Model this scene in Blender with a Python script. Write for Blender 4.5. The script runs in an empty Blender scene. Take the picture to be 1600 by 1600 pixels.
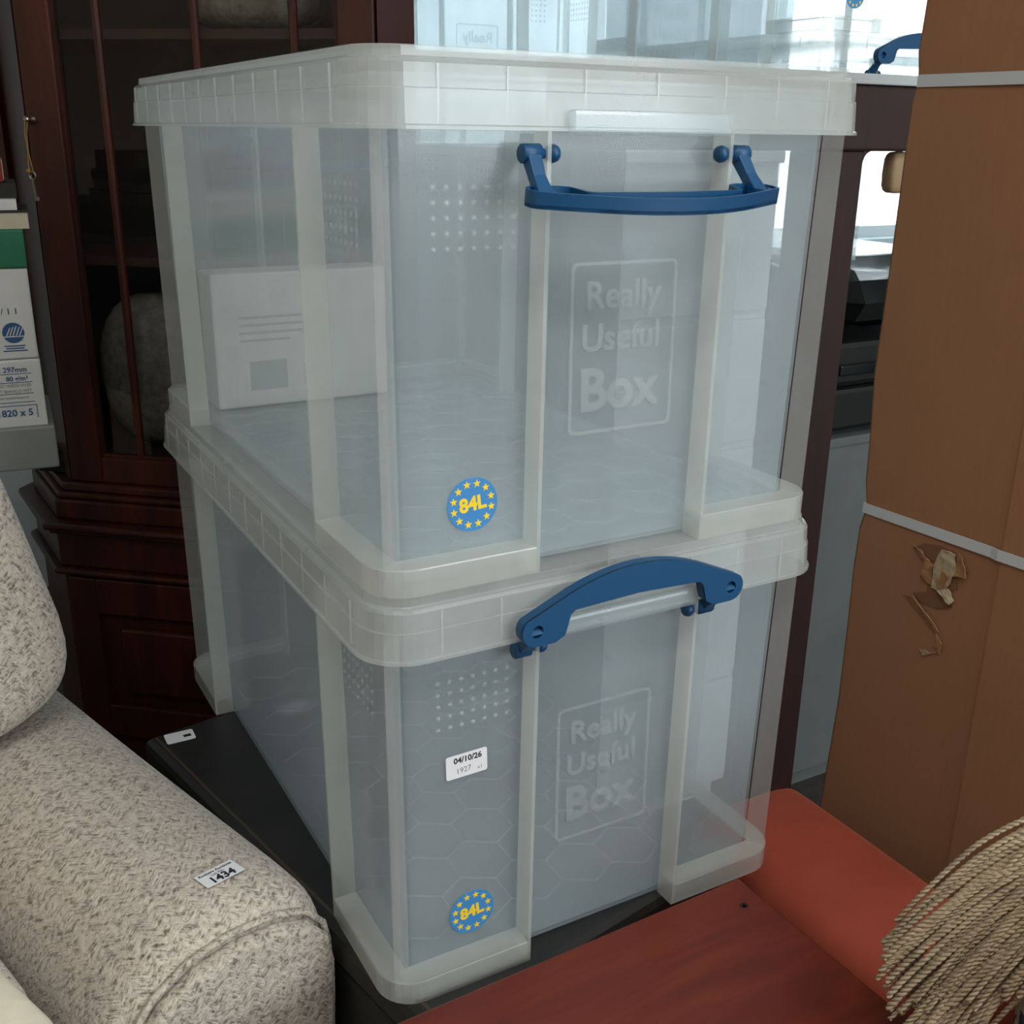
import bpy, bmesh, math, random
from mathutils import Vector, Matrix, Euler
random.seed(7)
S = bpy.context.scene
COL = S.collection
PI = math.pi
# ------------------------------------------------------------------ camera, world, light, exposure
cam = bpy.data.objects.new('camera', bpy.data.cameras.new('camera'))
COL.objects.link(cam)
cam.location = (-0.258624, -0.656583, 0.693486)
cam.rotation_euler = (1.2338047, -0.0135235, -0.5091156)
cam.data.sensor_width = 36.0
cam.data.lens = 1694.435 / 1600 * 36.0
cam.data.clip_start = 0.02
S.camera = cam

W = bpy.data.worlds.new('daylight'); S.world = W; W.use_nodes = True
wb = W.node_tree.nodes['Background']
wb.inputs['Color'].default_value = (0.89, 0.955, 1.0, 1)      # bright overcast daylight outside the windows
wb.inputs['Strength'].default_value = 9.5

FLOOR_Z, CEIL_Z = -0.60, 2.05
ROOM = (-1.9, 4.3, -3.2, 2.6)                                  # x0, x1, y0, y1
WIN_BACK = (1.05, 4.10, 0.30, 1.90)                            # x0, x1, z0, z1 in wall_back
WIN_FRONT = (0.5, 2.9, 0.45, 1.85)                           # in wall_front, behind the camera
def portal(name, loc, rot, sx, sy):
    l = bpy.data.lights.new(name, 'AREA'); l.shape = 'RECTANGLE'; l.size = sx; l.size_y = sy
    l.cycles.is_portal = True
    o = bpy.data.objects.new(name, l); COL.objects.link(o); o.location = loc; o.rotation_euler = rot
    return o
portal('window_daylight_back', ((WIN_BACK[0] + WIN_BACK[1]) / 2, ROOM[3] + 0.0, (WIN_BACK[2] + WIN_BACK[3]) / 2), (-PI / 2, 0, 0),
       WIN_BACK[1] - WIN_BACK[0], WIN_BACK[3] - WIN_BACK[2])
portal('window_daylight_front', ((WIN_FRONT[0] + WIN_FRONT[1]) / 2, ROOM[2] - 0.0, (WIN_FRONT[2] + WIN_FRONT[3]) / 2), (PI / 2, 0, 0),
       WIN_FRONT[1] - WIN_FRONT[0], WIN_FRONT[3] - WIN_FRONT[2])
FILL_LAMPS = ((0.9, -1.25), (-0.55, -0.9))                          # fill lights added behind and above the camera, built as ceiling battens
for lx, ly in FILL_LAMPS:
    l = bpy.data.lights.new('added_fill_light', 'AREA'); l.shape = 'RECTANGLE'; l.size = 1.25; l.size_y = 0.16; l.energy = 12.5
    l.color = (1.0, 0.985, 0.96)
    o = bpy.data.objects.new('added_fill_light', l); COL.objects.link(o); o.location = (lx, ly, CEIL_Z - 0.092)
VS = S.view_settings
VS.view_transform = 'Standard'; VS.look = 'None'; VS.gamma = 1.0; VS.use_curve_mapping = False
VS.exposure = 0.2
S.cycles.transparent_max_bounces = 28
S.cycles.max_bounces = 6
S.cycles.diffuse_bounces = 3
S.cycles.caustics_reflective = False
S.cycles.caustics_refractive = False
S.cycles.sample_clamp_indirect = 6.0
S.cycles.adaptive_threshold = 0.02

# ------------------------------------------------------------------ materials
MATS = {}
def srgb(r, g, b):
    f = lambda c: (c / 255 / 12.92) if c / 255 <= 0.04045 else ((c / 255 + 0.055) / 1.055) ** 2.4
    return (f(r), f(g), f(b), 1)
class NT:
    def __init__(s, name):
        s.m = bpy.data.materials.new(name); s.m.use_nodes = True
        s.t = s.m.node_tree; s.t.nodes.clear(); MATS[name] = s.m
        s.out = s.n('ShaderNodeOutputMaterial')
    def n(s, typ, **kw):
        nd = s.t.nodes.new(typ)
        for k, v in kw.items():
            if k.startswith('i_'):
                key = k[2:].replace('_', ' ')
                nd.inputs[key].default_value = v
            else:
                setattr(nd, k, v)
        return nd
    def l(s, a, b): s.t.links.new(a, b)
    def bsdf(s, color=None, rough=0.5, **kw):
        b = s.n('ShaderNodeBsdfPrincipled')
        if color: b.inputs['Base Color'].default_value = color
        b.inputs['Roughness'].default_value = rough
        for k, v in kw.items(): b.inputs[k.replace('_', ' ')].default_value = v
        s.l(b.outputs[0], s.out.inputs[0]); return b
    def coords(s, scale=(1, 1, 1), rot=(0, 0, 0), kind='Object'):
        tc = s.n('ShaderNodeTexCoord'); mp = s.n('ShaderNodeMapping')
        mp.inputs['Scale'].default_value = scale; mp.inputs['Rotation'].default_value = rot
        s.l(tc.outputs[kind], mp.inputs[0]); return mp.outputs[0]
    def noise(s, vec, scale, detail=4, rough=0.6, dist=0.0):
        nd = s.n('ShaderNodeTexNoise'); nd.inputs['Scale'].default_value = scale
        nd.inputs['Detail'].default_value = detail; nd.inputs['Roughness'].default_value = rough
        nd.inputs['Distortion'].default_value = dist
        s.l(vec, nd.inputs['Vector']); return nd.outputs[0]
    def ramp(s, fac, stops):
        r = s.n('ShaderNodeValToRGB'); e = r.color_ramp.elements
        while len(e) < len(stops): e.new(0.5)
        for i, (p, c) in enumerate(stops): e[i].position = p; e[i].color = c
        s.l(fac, r.inputs[0]); return r.outputs[0]
    def bump(s, h, strength, dist=0.002):
        b = s.n('ShaderNodeBump'); b.inputs['Strength'].default_value = strength
        b.inputs['Distance'].default_value = dist; s.l(h, b.inputs['Height']); return b.outputs[0]

def plain(name, color, rough=0.5, **kw):
    t = NT(name); t.bsdf(color, rough, **kw); return t.m
def mottled(name, c1, c2, rough=0.5, scale=20, stretch=(1, 1, 1), bump=0.0, bscale=300, detail=5, **kw):
    t = NT(name); b = t.bsdf(None, rough, **kw); v = t.coords(stretch)
    f = t.noise(v, scale, detail); t.l(t.ramp(f, [(0.3, c1), (0.7, c2)]), b.inputs['Base Color'])
    if bump: t.l(t.bump(t.noise(v, bscale, 2), bump, 0.001), b.inputs['Normal'])
    return t.m

def clear_plastic(name, alpha, tint, gloss=0.16, spec=1.0):
    """frosted polypropylene: part of the light goes straight through, part is scattered both ways"""
    t = NT(name)
    tr = t.n('ShaderNodeBsdfTransparent'); tr.inputs[0].default_value = (0.99, 0.997, 1.0, 1)
    df = t.n('ShaderNodeBsdfDiffuse'); df.inputs[0].default_value = tint
    tl = t.n('ShaderNodeBsdfTranslucent'); tl.inputs[0].default_value = tint
    m1 = t.n('ShaderNodeMixShader'); m1.inputs[0].default_value = 0.52
    t.l(df.outputs[0], m1.inputs[1]); t.l(tl.outputs[0], m1.inputs[2])
    m2 = t.n('ShaderNodeMixShader')
    v = t.coords((1, 1, 1))
    f = t.noise(v, 9, 3)
    mr = t.n('ShaderNodeMapRange'); mr.inputs['From Min'].default_value = 0.3; mr.inputs['From Max'].default_value = 0.7
    mr.inputs['To Min'].default_value = alpha * 0.9; mr.inputs['To Max'].default_value = alpha * 1.1
    t.l(f, mr.inputs[0]); t.l(mr.outputs[0], m2.inputs[0])
    t.l(tr.outputs[0], m2.inputs[1]); t.l(m1.outputs[0], m2.inputs[2])
    gl = t.n('ShaderNodeBsdfGlossy'); gl.inputs['Roughness'].default_value = gloss
    fr = t.n('ShaderNodeFresnel'); fr.inputs[0].default_value = 1.42
    mu = t.n('ShaderNodeMath', operation='MULTIPLY'); mu.inputs[1].default_value = spec
    t.l(fr.outputs[0], mu.inputs[0])
    geo = t.n('ShaderNodeNewGeometry')
    inv = t.n('ShaderNodeMath', operation='SUBTRACT'); inv.inputs[0].default_value = 1.0
    t.l(geo.outputs['Backfacing'], inv.inputs[1])
    mu2 = t.n('ShaderNodeMath', operation='MULTIPLY'); t.l(mu.outputs[0], mu2.inputs[0]); t.l(inv.outputs[0], mu2.inputs[1])
    m3 = t.n('ShaderNodeMixShader'); t.l(mu2.outputs[0], m3.inputs[0])
    t.l(m2.outputs[0], m3.inputs[1]); t.l(gl.outputs[0], m3.inputs[2])
    t.l(m3.outputs[0], t.out.inputs[0]); return t.m
clear_plastic('plastic_wall', 0.235, (0.77, 0.88, 0.94, 1))
clear_plastic('plastic_rib', 0.36, (0.90, 0.92, 0.87, 1), 0.2)
clear_plastic('plastic_lid', 0.29, (0.90, 0.93, 0.91, 1), 0.14)
clear_plastic('plastic_corner', 0.22, (0.86, 0.90, 0.90, 1), 0.2)
clear_plastic('plastic_dot', 0.2, (0.88, 0.92, 0.92, 1), 0.2)
clear_plastic('plastic_emboss', 0.14, (0.90, 0.92, 0.90, 1), 0.2)
plain('blue_plastic', (0.003, 0.062, 0.165, 1), 0.45)
plain('sticker_blue', srgb(62, 134, 196), 0.4)
plain('sticker_yellow', srgb(246, 208, 40), 0.45)
plain('label_white', srgb(226, 228, 232), 0.55)
plain('ink', srgb(28, 28, 34), 0.7)
plain('ink_faint', srgb(120, 120, 128), 0.7)
plain('ink_blue', srgb(40, 84, 128), 0.7)
mottled('black_leather', srgb(20, 21, 21), srgb(36, 36, 35), 0.42, 14, bump=0.25, bscale=420)
plain('trunk_edge', srgb(66, 52, 42), 0.5)
def wood(name, c1, c2, c3, rough, scale=5, stretch=(1, 9, 9), coat=0.3, bump=0.06):
    t = NT(name); b = t.bsdf(None, rough, Coat_Weight=coat, Coat_Roughness=0.15)
    v = t.coords(stretch)
    f = t.noise(v, scale, 6, 0.65, 0.6)
    t.l(t.ramp(f, [(0.28, c1), (0.5, c2), (0.74, c3)]), b.inputs['Base Color'])
    g = t.noise(t.coords((stretch[0] * 3, stretch[1] * 5, stretch[2] * 5)), scale * 6, 3)
    t.l(t.bump(g, bump, 0.001), b.inputs['Normal']); return t.m
wood('mahogany_top', srgb(78, 22, 8), srgb(97, 31, 12), srgb(118, 43, 17), 0.42, 4, (1.2, 7, 7), 0.12)
wood('mahogany_cabinet', srgb(36, 12, 7), srgb(58, 20, 11), srgb(84, 32, 17), 0.45, 3, (7, 7, 1.0), 0.1)
wood('mahogany_dark', srgb(34, 9, 7), srgb(46, 13, 10), srgb(62, 18, 12), 0.6, 4, (7, 7, 1.0), 0.0)
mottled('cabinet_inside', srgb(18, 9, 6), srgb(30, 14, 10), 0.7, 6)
def velvet():
    t = NT('terracotta_velvet'); b = t.bsdf(None, 0.85, Sheen_Weight=0.6, Sheen_Roughness=0.4)
    b.inputs['Sheen Tint'].default_value = srgb(230, 130, 100)
    v = t.coords(); f = t.noise(v, 7, 4); g = t.noise(v, 900, 2)
    t.l(t.ramp(f, [(0.3, srgb(138, 54, 36)), (0.7, srgb(162, 70, 48))]), b.inputs['Base Color'])
    t.l(t.bump(g, 0.35, 0.001), b.inputs['Normal'])
velvet()
def cardboard():
    t = NT('cardboard'); b = t.bsdf(None, 0.82)
    v = t.coords((40, 40, 3)); f = t.noise(v, 9, 3, 0.5); g = t.noise(t.coords(), 500, 2)
    h = t.noise(t.coords(), 3, 3)
    c1 = t.ramp(f, [(0.25, srgb(151, 107, 75)), (0.75, srgb(156, 111, 78))])
    mx = t.n('ShaderNodeMix', data_type='RGBA', blend_type='MULTIPLY'); mx.inputs[0].default_value = 0.4
    t.l(c1, mx.inputs[6]); t.l(t.ramp(h, [(0.3, (0.8, 0.78, 0.76, 1)), (0.7, (1, 1, 1, 1))]), mx.inputs[7])
    t.l(mx.outputs[2], b.inputs['Base Color']); t.l(t.bump(g, 0.15, 0.0006), b.inputs['Normal'])
cardboard()
mottled('card_torn', srgb(138, 96, 62), srgb(172, 132, 92), 0.9, 120)
mottled('card_raw', srgb(150, 132, 98), srgb(196, 182, 152), 0.9, 140)
plain('hole_dark', srgb(120, 82, 56), 0.9)
plain('strap_white', srgb(198, 202, 204), 0.45)
def boucle():
    t = NT('boucle_fabric'); b = t.bsdf(None, 0.92, Sheen_Weight=0.25)
    tc = t.coords()
    # herringbone: slanted flecks that flip direction from one narrow stripe to the next
    sep = t.n('ShaderNodeSeparateXYZ'); t.l(tc, sep.inputs[0])
    st = t.n('ShaderNodeMath', operation='PINGPONG'); st.inputs[1].default_value = 0.011; t.l(sep.outputs[0], st.inputs[0])
    ad = t.n('ShaderNodeMath', operation='ADD'); t.l(sep.outputs[1], ad.inputs[0]); t.l(st.outputs[0], ad.inputs[1])
    ad2 = t.n('ShaderNodeMath', operation='ADD'); t.l(ad.outputs[0], ad2.inputs[0]); t.l(sep.outputs[2], ad2.inputs[1])
    cb = t.n('ShaderNodeCombineXYZ')
    mA = t.n('ShaderNodeMath', operation='MULTIPLY'); mA.inputs[1].default_value = 0.32; t.l(sep.outputs[0], mA.inputs[0])
    t.l(mA.outputs[0], cb.inputs[0]); t.l(ad2.outputs[0], cb.inputs[1])
    mB = t.n('ShaderNodeMath', operation='MULTIPLY'); mB.inputs[1].default_value = 0.4; t.l(sep.outputs[2], mB.inputs[0]); t.l(mB.outputs[0], cb.inputs[2])
    f1 = t.noise(cb.outputs[0], 300, 3, 0.7); f2 = t.noise(tc, 190, 3, 0.7)
    mx = t.n('ShaderNodeMix', data_type='FLOAT'); mx.inputs[0].default_value = 0.52
    t.l(f1, mx.inputs[2]); t.l(f2, mx.inputs[3])
    col = t.ramp(mx.outputs[0], [(0.34, srgb(92, 84, 78)), (0.42, srgb(140, 130, 120)), (0.49, srgb(190, 178, 164)), (0.62, srgb(216, 206, 192))])
    t.l(col, b.inputs['Base Color']); t.l(t.bump(mx.outputs[0], 0.9, 0.004), b.inputs['Normal'])
boucle()
mottled('cream_cloth', srgb(214, 204, 182), srgb(232, 226, 206), 0.9, 30, bump=0.3, bscale=300)
mottled('fringe_yarn', srgb(140, 124, 100), srgb(184, 166, 138), 0.9, 60, bump=0.3, bscale=900)
def damask():
    t = NT('navy_patterned_cloth'); b = t.bsdf(None, 0.85)
    f = t.noise(t.coords(), 34, 4, 0.6, 1.2)
    t.l(t.ramp(f, [(0.47, srgb(24, 30, 44)), (0.50, srgb(60, 64, 70)), (0.54, srgb(176, 164, 138))]), b.inputs['Base Color'])
damask()
def glass(name, gloss):
    t = NT(name); tr = t.n('ShaderNodeBsdfTransparent'); tr.inputs[0].default_value = (0.94, 0.96, 0.95, 1)
    gl = t.n('ShaderNodeBsdfGlossy'); gl.inputs['Roughness'].default_value = 0.02
    fr = t.n('ShaderNodeFresnel'); fr.inputs[0].default_value = gloss
    geo = t.n('ShaderNodeNewGeometry'); inv = t.n('ShaderNodeMath', operation='SUBTRACT'); inv.inputs[0].default_value = 1.0
    t.l(geo.outputs['Backfacing'], inv.inputs[1])
    mu = t.n('ShaderNodeMath', operation='MULTIPLY'); t.l(fr.outputs[0], mu.inputs[0]); t.l(inv.outputs[0], mu.inputs[1])   # reflect at the entry face only
    m = t.n('ShaderNodeMixShader'); t.l(mu.outputs[0], m.inputs[0]); t.l(tr.outputs[0], m.inputs[1]); t.l(gl.outputs[0], m.inputs[2])
    t.l(m.outputs[0], t.out.inputs[0])
glass('glass', 1.45)
mottled('wall_paint', srgb(196, 208, 212), srgb(206, 216, 219), 0.9, 4, bump=0.1, bscale=120)
mottled('wall_warm', srgb(206, 186, 164), srgb(220, 202, 182), 0.9, 3)
mottled('ceiling_paint', srgb(200, 198, 192), srgb(212, 210, 204), 0.95, 4)
mottled('floor_carpet', srgb(52, 48, 46), srgb(74, 68, 64), 0.95, 40, bump=0.4, bscale=400)
plain('white_frame', srgb(232, 234, 236), 0.5)
mottled('plinth_grey', srgb(92, 96, 97), srgb(104, 108, 108), 0.8, 5)
plain('print_pale', srgb(168, 174, 176), 0.8)
mottled('white_carton', srgb(200, 202, 198), srgb(214, 216, 212), 0.75, 8)
plain('green_carton', srgb(22, 104, 74), 0.6)
mottled('grey_shelf', srgb(128, 132, 130), srgb(144, 148, 146), 0.6, 6)
mottled('grey_plush', srgb(84, 76, 70), srgb(124, 114, 104), 0.95, 60, bump=0.8, bscale=260)
plain('brass', srgb(196, 184, 160), 0.25, Metallic=1.0)
plain('string', srgb(160, 120, 60), 0.8)
plain('red_cover', srgb(120, 20, 24), 0.6)
mottled('paper_page', srgb(180, 172, 150), srgb(200, 194, 172), 0.8, 12)
mottled('black_bag', srgb(14, 16, 18), srgb(28, 32, 34), 0.22, 8)
plain('black_case', srgb(14, 14, 15), 0.5)
plain('fill_diffuser', (0.9, 0.9, 0.88, 1), 0.5, Emission_Color=(1.0, 0.98, 0.94, 1), Emission_Strength=4.0)  # glowing face of the added fill battens
def added_blind_cloth():  # passes only part of the daylight, for the added blind
    t = NT('added_blind_cloth'); d = t.n('ShaderNodeBsdfDiffuse'); d.inputs[0].default_value = (0.72, 0.80, 0.84, 1)
    l = t.n('ShaderNodeBsdfTranslucent'); l.inputs[0].default_value = (0.93, 0.98, 1.0, 1)
    m = t.n('ShaderNodeMixShader'); m.inputs[0].default_value = 0.46
    t.l(d.outputs[0], m.inputs[1]); t.l(l.outputs[0], m.inputs[2]); t.l(m.outputs[0], t.out.inputs[0])
added_blind_cloth()
plain('tan_wood', srgb(170, 140, 104), 0.6)
def M(n): return MATS[n]

# ------------------------------------------------------------------ mesh helpers
class MB:
    def __init__(s): s.v = []; s.f = []
    def add(s, vs, fs):
        o = len(s.v); s.v += [tuple(v) for v in vs]; s.f += [tuple(i + o for i in f) for f in fs]; return s
    def box(s, x0, x1, y0, y1, z0, z1, mat=None):
        vs = [(x, y, z) for z in (z0, z1) for y in (y0, y1) for x in (x0, x1)]
        if mat: vs = [mat @ Vector(v) for v in vs]
        return s.add(vs, [(0, 2, 3, 1), (4, 5, 7, 6), (0, 1, 5, 4), (2, 6, 7, 3), (0, 4, 6, 2), (1, 3, 7, 5)])
    def hexa(s, b, t):   # bottom 4 pts (ccw from above), top 4 pts
        return s.add(list(b) + list(t), [(3, 2, 1, 0), (4, 5, 6, 7), (0, 1, 5, 4), (1, 2, 6, 5), (2, 3, 7, 6), (3, 0, 4, 7)])
    def loft(s, rings, cap0=True, cap1=True, closed=True):
        n = len(rings[0]); o = len(s.v)
        for r in rings: s.v += [tuple(p) for p in r]
        for k in range(len(rings) - 1):
            for i in range(n if closed else n - 1):
                j = (i + 1) % n
                s.f.append((o + k * n + i, o + k * n + j, o + (k + 1) * n + j, o + (k + 1) * n + i))
        if cap0: s.f.append(tuple(o + i for i in reversed(range(n))))
        if cap1: s.f.append(tuple(o + (len(rings) - 1) * n + i for i in range(n)))
        return s
    def prism(s, poly, z0, z1, mat=None):
        a = [Vector((x, y, z0)) for x, y in poly]; b = [Vector((x, y, z1)) for x, y in poly]
        if mat: a = [mat @ p for p in a]; b = [mat @ p for p in b]
        return s.loft([a, b])
    def tube(s, pts, rad, n=8, caps=True):
        pts = [Vector(p) for p in pts]; rings = []
        up = Vector((0, 0, 1)); prev = None
        for i, p in enumerate(pts):
            t = (pts[min(i + 1, len(pts) - 1)] - pts[max(i - 1, 0)]).normalized()
            if prev is None:
                a = t.cross(up) if abs(t.dot(up)) < 0.95 else t.cross(Vector((1, 0, 0)))
            else: a = prev - t * prev.dot(t)
            a.normalize(); prev = a; b = t.cross(a)
            r = rad[i] if isinstance(rad, (list, tuple)) else rad
            rings.append([p + (a * math.cos(2 * PI * k / n) + b * math.sin(2 * PI * k / n)) * r for k in range(n)])
        return s.loft(rings, caps, caps)
    def mesh(s, name, mat, smooth=False):
        me = bpy.data.meshes.new(name); me.from_pydata(s.v, [], s.f); me.update()
        bm = bmesh.new(); bm.from_mesh(me); bmesh.ops.recalc_face_normals(bm, faces=bm.faces); bm.to_mesh(me); bm.free()
        me.materials.append(M(mat))
        if smooth:
            for p in me.polygons: p.use_smooth = True
        return me
    def build(s, name, mat, parent=None, smooth=False, bevel=0.0, subsurf=0, auto=None, label=None, kind=None):
        o = link(name, s.mesh(name, mat, smooth), parent, label, kind)
        if bevel: add_bevel(o, bevel)
        if subsurf:
            m = o.modifiers.new('s', 'SUBSURF'); m.levels = subsurf; m.render_levels = subsurf
        if auto is not None: shade_auto(o, auto)
        return o
def shade_auto(o, deg):
    bm = bmesh.new(); bm.from_mesh(o.data); a = math.radians(deg)
    for f in bm.faces: f.smooth = True
    for e in bm.edges:
        if len(e.link_faces) == 2 and e.calc_face_angle(0) > a: e.smooth = False
    bm.to_mesh(o.data); bm.free()
def add_bevel(o, w, seg=2):
    m = o.modifiers.new('b', 'BEVEL'); m.width = w; m.segments = seg; m.limit_method = 'ANGLE'; m.angle_limit = math.radians(40)
def link(name, data, parent=None, label=None, kind=None):
    o = bpy.data.objects.new(name, data); COL.objects.link(o)
    if parent: o.parent = parent
    if label: o['label'] = label
    if kind: o['kind'] = kind
    return o
def tag(o, label, cat, group=None):
    o['label'] = label; o['category'] = cat
    if group: o['group'] = group
    return o
def thing(name, label, cat, loc=(0, 0, 0), rotz=0.0, group=None):
    o = bpy.data.objects.new(name, None); COL.objects.link(o); o.empty_display_size = 0.05
    o.location = loc; o.rotation_euler = (0, 0, rotz)
    return tag(o, label, cat, group)
def rrect(x0, x1, y0, y1, r, z, seg=7):
    pts = []
    for cx, cy, a0 in ((x0 + r, y0 + r, PI), (x1 - r, y0 + r, 1.5 * PI), (x1 - r, y1 - r, 0), (x0 + r, y1 - r, 0.5 * PI)):
        for k in range(seg + 1):
            a = a0 + k / seg * PI / 2; pts.append((cx + r * math.cos(a), cy + r * math.sin(a), z))
    return pts
def superell(c, h, e=0.35, n=20, mat=None):
    """rounded cushion-like closed shape with half sizes h"""
    sg = lambda v, p: math.copysign(abs(v) ** p, v)
    rings = []
    for i in range(n + 1):
        ph = -PI / 2 + PI * i / n
        ring = []
        for k in range(2 * n):
            th = 2 * PI * k / (2 * n)
            p = Vector((h[0] * sg(math.cos(ph), e) * sg(math.cos(th), e), h[1] * sg(math.cos(ph), e) * sg(math.sin(th), e), h[2] * sg(math.sin(ph), e)))
            if mat: p = mat @ p
            ring.append(p + Vector(c))
        rings.append(ring)
    return MB().loft(rings, False, False)
def text_mesh(name, body, size, mat, extrude=0.0003, offset=0.0, align='CENTER'):
    cu = bpy.data.curves.new(name, 'FONT'); cu.body = body; cu.size = size; cu.extrude = extrude; cu.offset = offset
    cu.align_x = align; cu.align_y = 'CENTER'; cu.resolution_u = 3
    o = bpy.data.objects.new(name, cu); COL.objects.link(o)
    bpy.context.view_layer.update()
    me = bpy.data.meshes.new_from_object(o.evaluated_get(bpy.context.evaluated_depsgraph_get()))
    bpy.data.objects.remove(o); bpy.data.curves.remove(cu)
    me.name = name; me.materials.clear(); me.materials.append(M(mat)); return me
def fill2d(name, loops, extrude, mat):
    """flat shape with holes: first loop is the outline; lies in local XY, thickness 2*extrude"""
    cu = bpy.data.curves.new(name, 'CURVE'); cu.dimensions = '2D'; cu.fill_mode = 'BOTH'; cu.extrude = extrude
    for lp in loops:
        sp = cu.splines.new('POLY'); sp.points.add(len(lp) - 1); sp.use_cyclic_u = True
        for i, (x, y) in enumerate(lp): sp.points[i].co = (x, y, 0, 1)
    o = bpy.data.objects.new(name, cu); COL.objects.link(o); bpy.context.view_layer.update()
    me = bpy.data.meshes.new_from_object(o.evaluated_get(bpy.context.evaluated_depsgraph_get()))
    bpy.data.objects.remove(o); bpy.data.curves.remove(cu); me.materials.clear(); me.materials.append(M(mat)); me.name = name
    return me
def join_meshes(name, parts, mat):
    bm = bmesh.new()
    for me, mt in parts:
        k = len(bm.verts); bm.from_mesh(me); bm.verts.ensure_lookup_table()
        if mt is not None:
            for v in bm.verts[k:]: v.co = mt @ v.co
    out = bpy.data.meshes.new(name); bm.to_mesh(out); bm.free(); out.materials.append(M(mat)); return out
def place(name, me, parent, mat4, label=None):
    o = link(name, me, parent, label); o.matrix_local = mat4; return o
def T(x, y, z): return Matrix.Translation((x, y, z))
RX = lambda a: Matrix.Rotation(a, 4, 'X')
RY = lambda a: Matrix.Rotation(a, 4, 'Y')
RZ = lambda a: Matrix.Rotation(a, 4, 'Z')

# ------------------------------------------------------------------ the room
x0, x1, y0, y1 = ROOM
def struct(name, mb, mat, parent=None, **kw):
    o = mb.build(name, mat, parent, **kw)
    if not parent: o['kind'] = 'structure'
    return o
struct('floor', MB().box(x0 - .2, x1 + .2, y0 - .2, y1 + .2, FLOOR_Z - .1, FLOOR_Z), 'floor_carpet')
struct('ceiling', MB().box(x0 - .2, x1 + .2, y0 - .2, y1 + .2, CEIL_Z, CEIL_Z + .1), 'ceiling_paint')
def wall_with_hole(name, ya, yb, win, mat):
    m = MB()
    m.box(x0 - .2, win[0], ya, yb, FLOOR_Z, CEIL_Z); m.box(win[1], x1 + .2, ya, yb, FLOOR_Z, CEIL_Z)
    m.box(win[0], win[1], ya, yb, FLOOR_Z, win[2]); m.box(win[0], win[1], ya, yb, win[3], CEIL_Z)
    return struct(name, m, mat)
wall_with_hole('wall_back', y1, y1 + .2, WIN_BACK, 'wall_paint')
wall_with_hole('wall_front', y0 - .2, y0, WIN_FRONT, 'wall_warm')
struct('wall_left', MB().box(x0 - .2, x0, y0, y1, FLOOR_Z, CEIL_Z), 'wall_warm')
struct('wall_right', MB().box(x1, x1 + .2, y0, y1, FLOOR_Z, CEIL_Z), 'wall_paint')
def window(name, win, yc, nx):
    f = MB(); a, b, c, d = win; w = .045
    f.box(a, a + w, yc, yc + .05, c, d); f.box(b - w, b, yc, yc + .05, c, d)
    f.box(a + w, b - w, yc, yc + .05, c, c + w); f.box(a + w, b - w, yc, yc + .05, d - w, d)
    r = struct(name, f, 'white_frame')
    for k in range(nx):
        xa = a + w + (b - a - 2 * w) * k / nx; xb = a + w + (b - a - 2 * w) * (k + 1) / nx
        if k: MB().box(xa - .02, xa + .02, yc, yc + .05, c + w, d - w).build('mullion', 'white_frame', r)
        MB().box(xa + .02, xb - .02, yc + .022, yc + .026, c + w, d - w).build('pane', 'glass', r)
    return r
window('window_1', WIN_BACK, y1 + .08, 3)
window('window_2', WIN_FRONT, y0 - .13, 4)

rb = thing('added_window_blind', 'added pale blue roller blind dimming part of the window behind the clear boxes', 'blind', (WIN_BACK[0], y1 + .035, 0))  # blind added to tone down the bright window behind the boxes
MB().box(.002, 1.70, 0, .0012, .325, 1.84).build('blind_sheet', 'added_blind_cloth', rb)
MB().tube([(.002, .0, 1.865), (1.70, .0, 1.865)], .024, 12).build('roller', 'white_frame', rb, smooth=True)
MB().box(.002, 1.70, -.006, .007, .303, .325).build('bottom_bar', 'white_frame', rb, bevel=.002)
for k, (lx, ly) in enumerate(FILL_LAMPS):  # bodies for the added fill lights, out of view
    t_ = thing('added_fill_batten', ('added out-of-view ceiling fill light over the wooden table', 'added out-of-view ceiling fill light over the sofa')[k], 'lamp', (lx, ly, CEIL_Z), 0, 'added fill lights')
    MB().box(-.64, .64, -.09, .09, -.045, -.0005).build('housing', 'white_frame', t_, bevel=.006)
    MB().box(-.63, .63, -.082, .082, -.085, -.0455).build('diffuser', 'fill_diffuser', t_, bevel=.012)
# ------------------------------------------------------------------ clear storage boxes
BW, BL, LID_B, LID_S, BH = 0.44, 0.71, 0.3225, 0.3646, 0.372
def inset(z): return 0.031 - 0.005 * z / 0.33          # main wall
def outer(z): return 0.0095 - 0.003 * z / 0.33         # rib and foot outline
TILT = math.atan(0.005 / 0.33)

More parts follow.
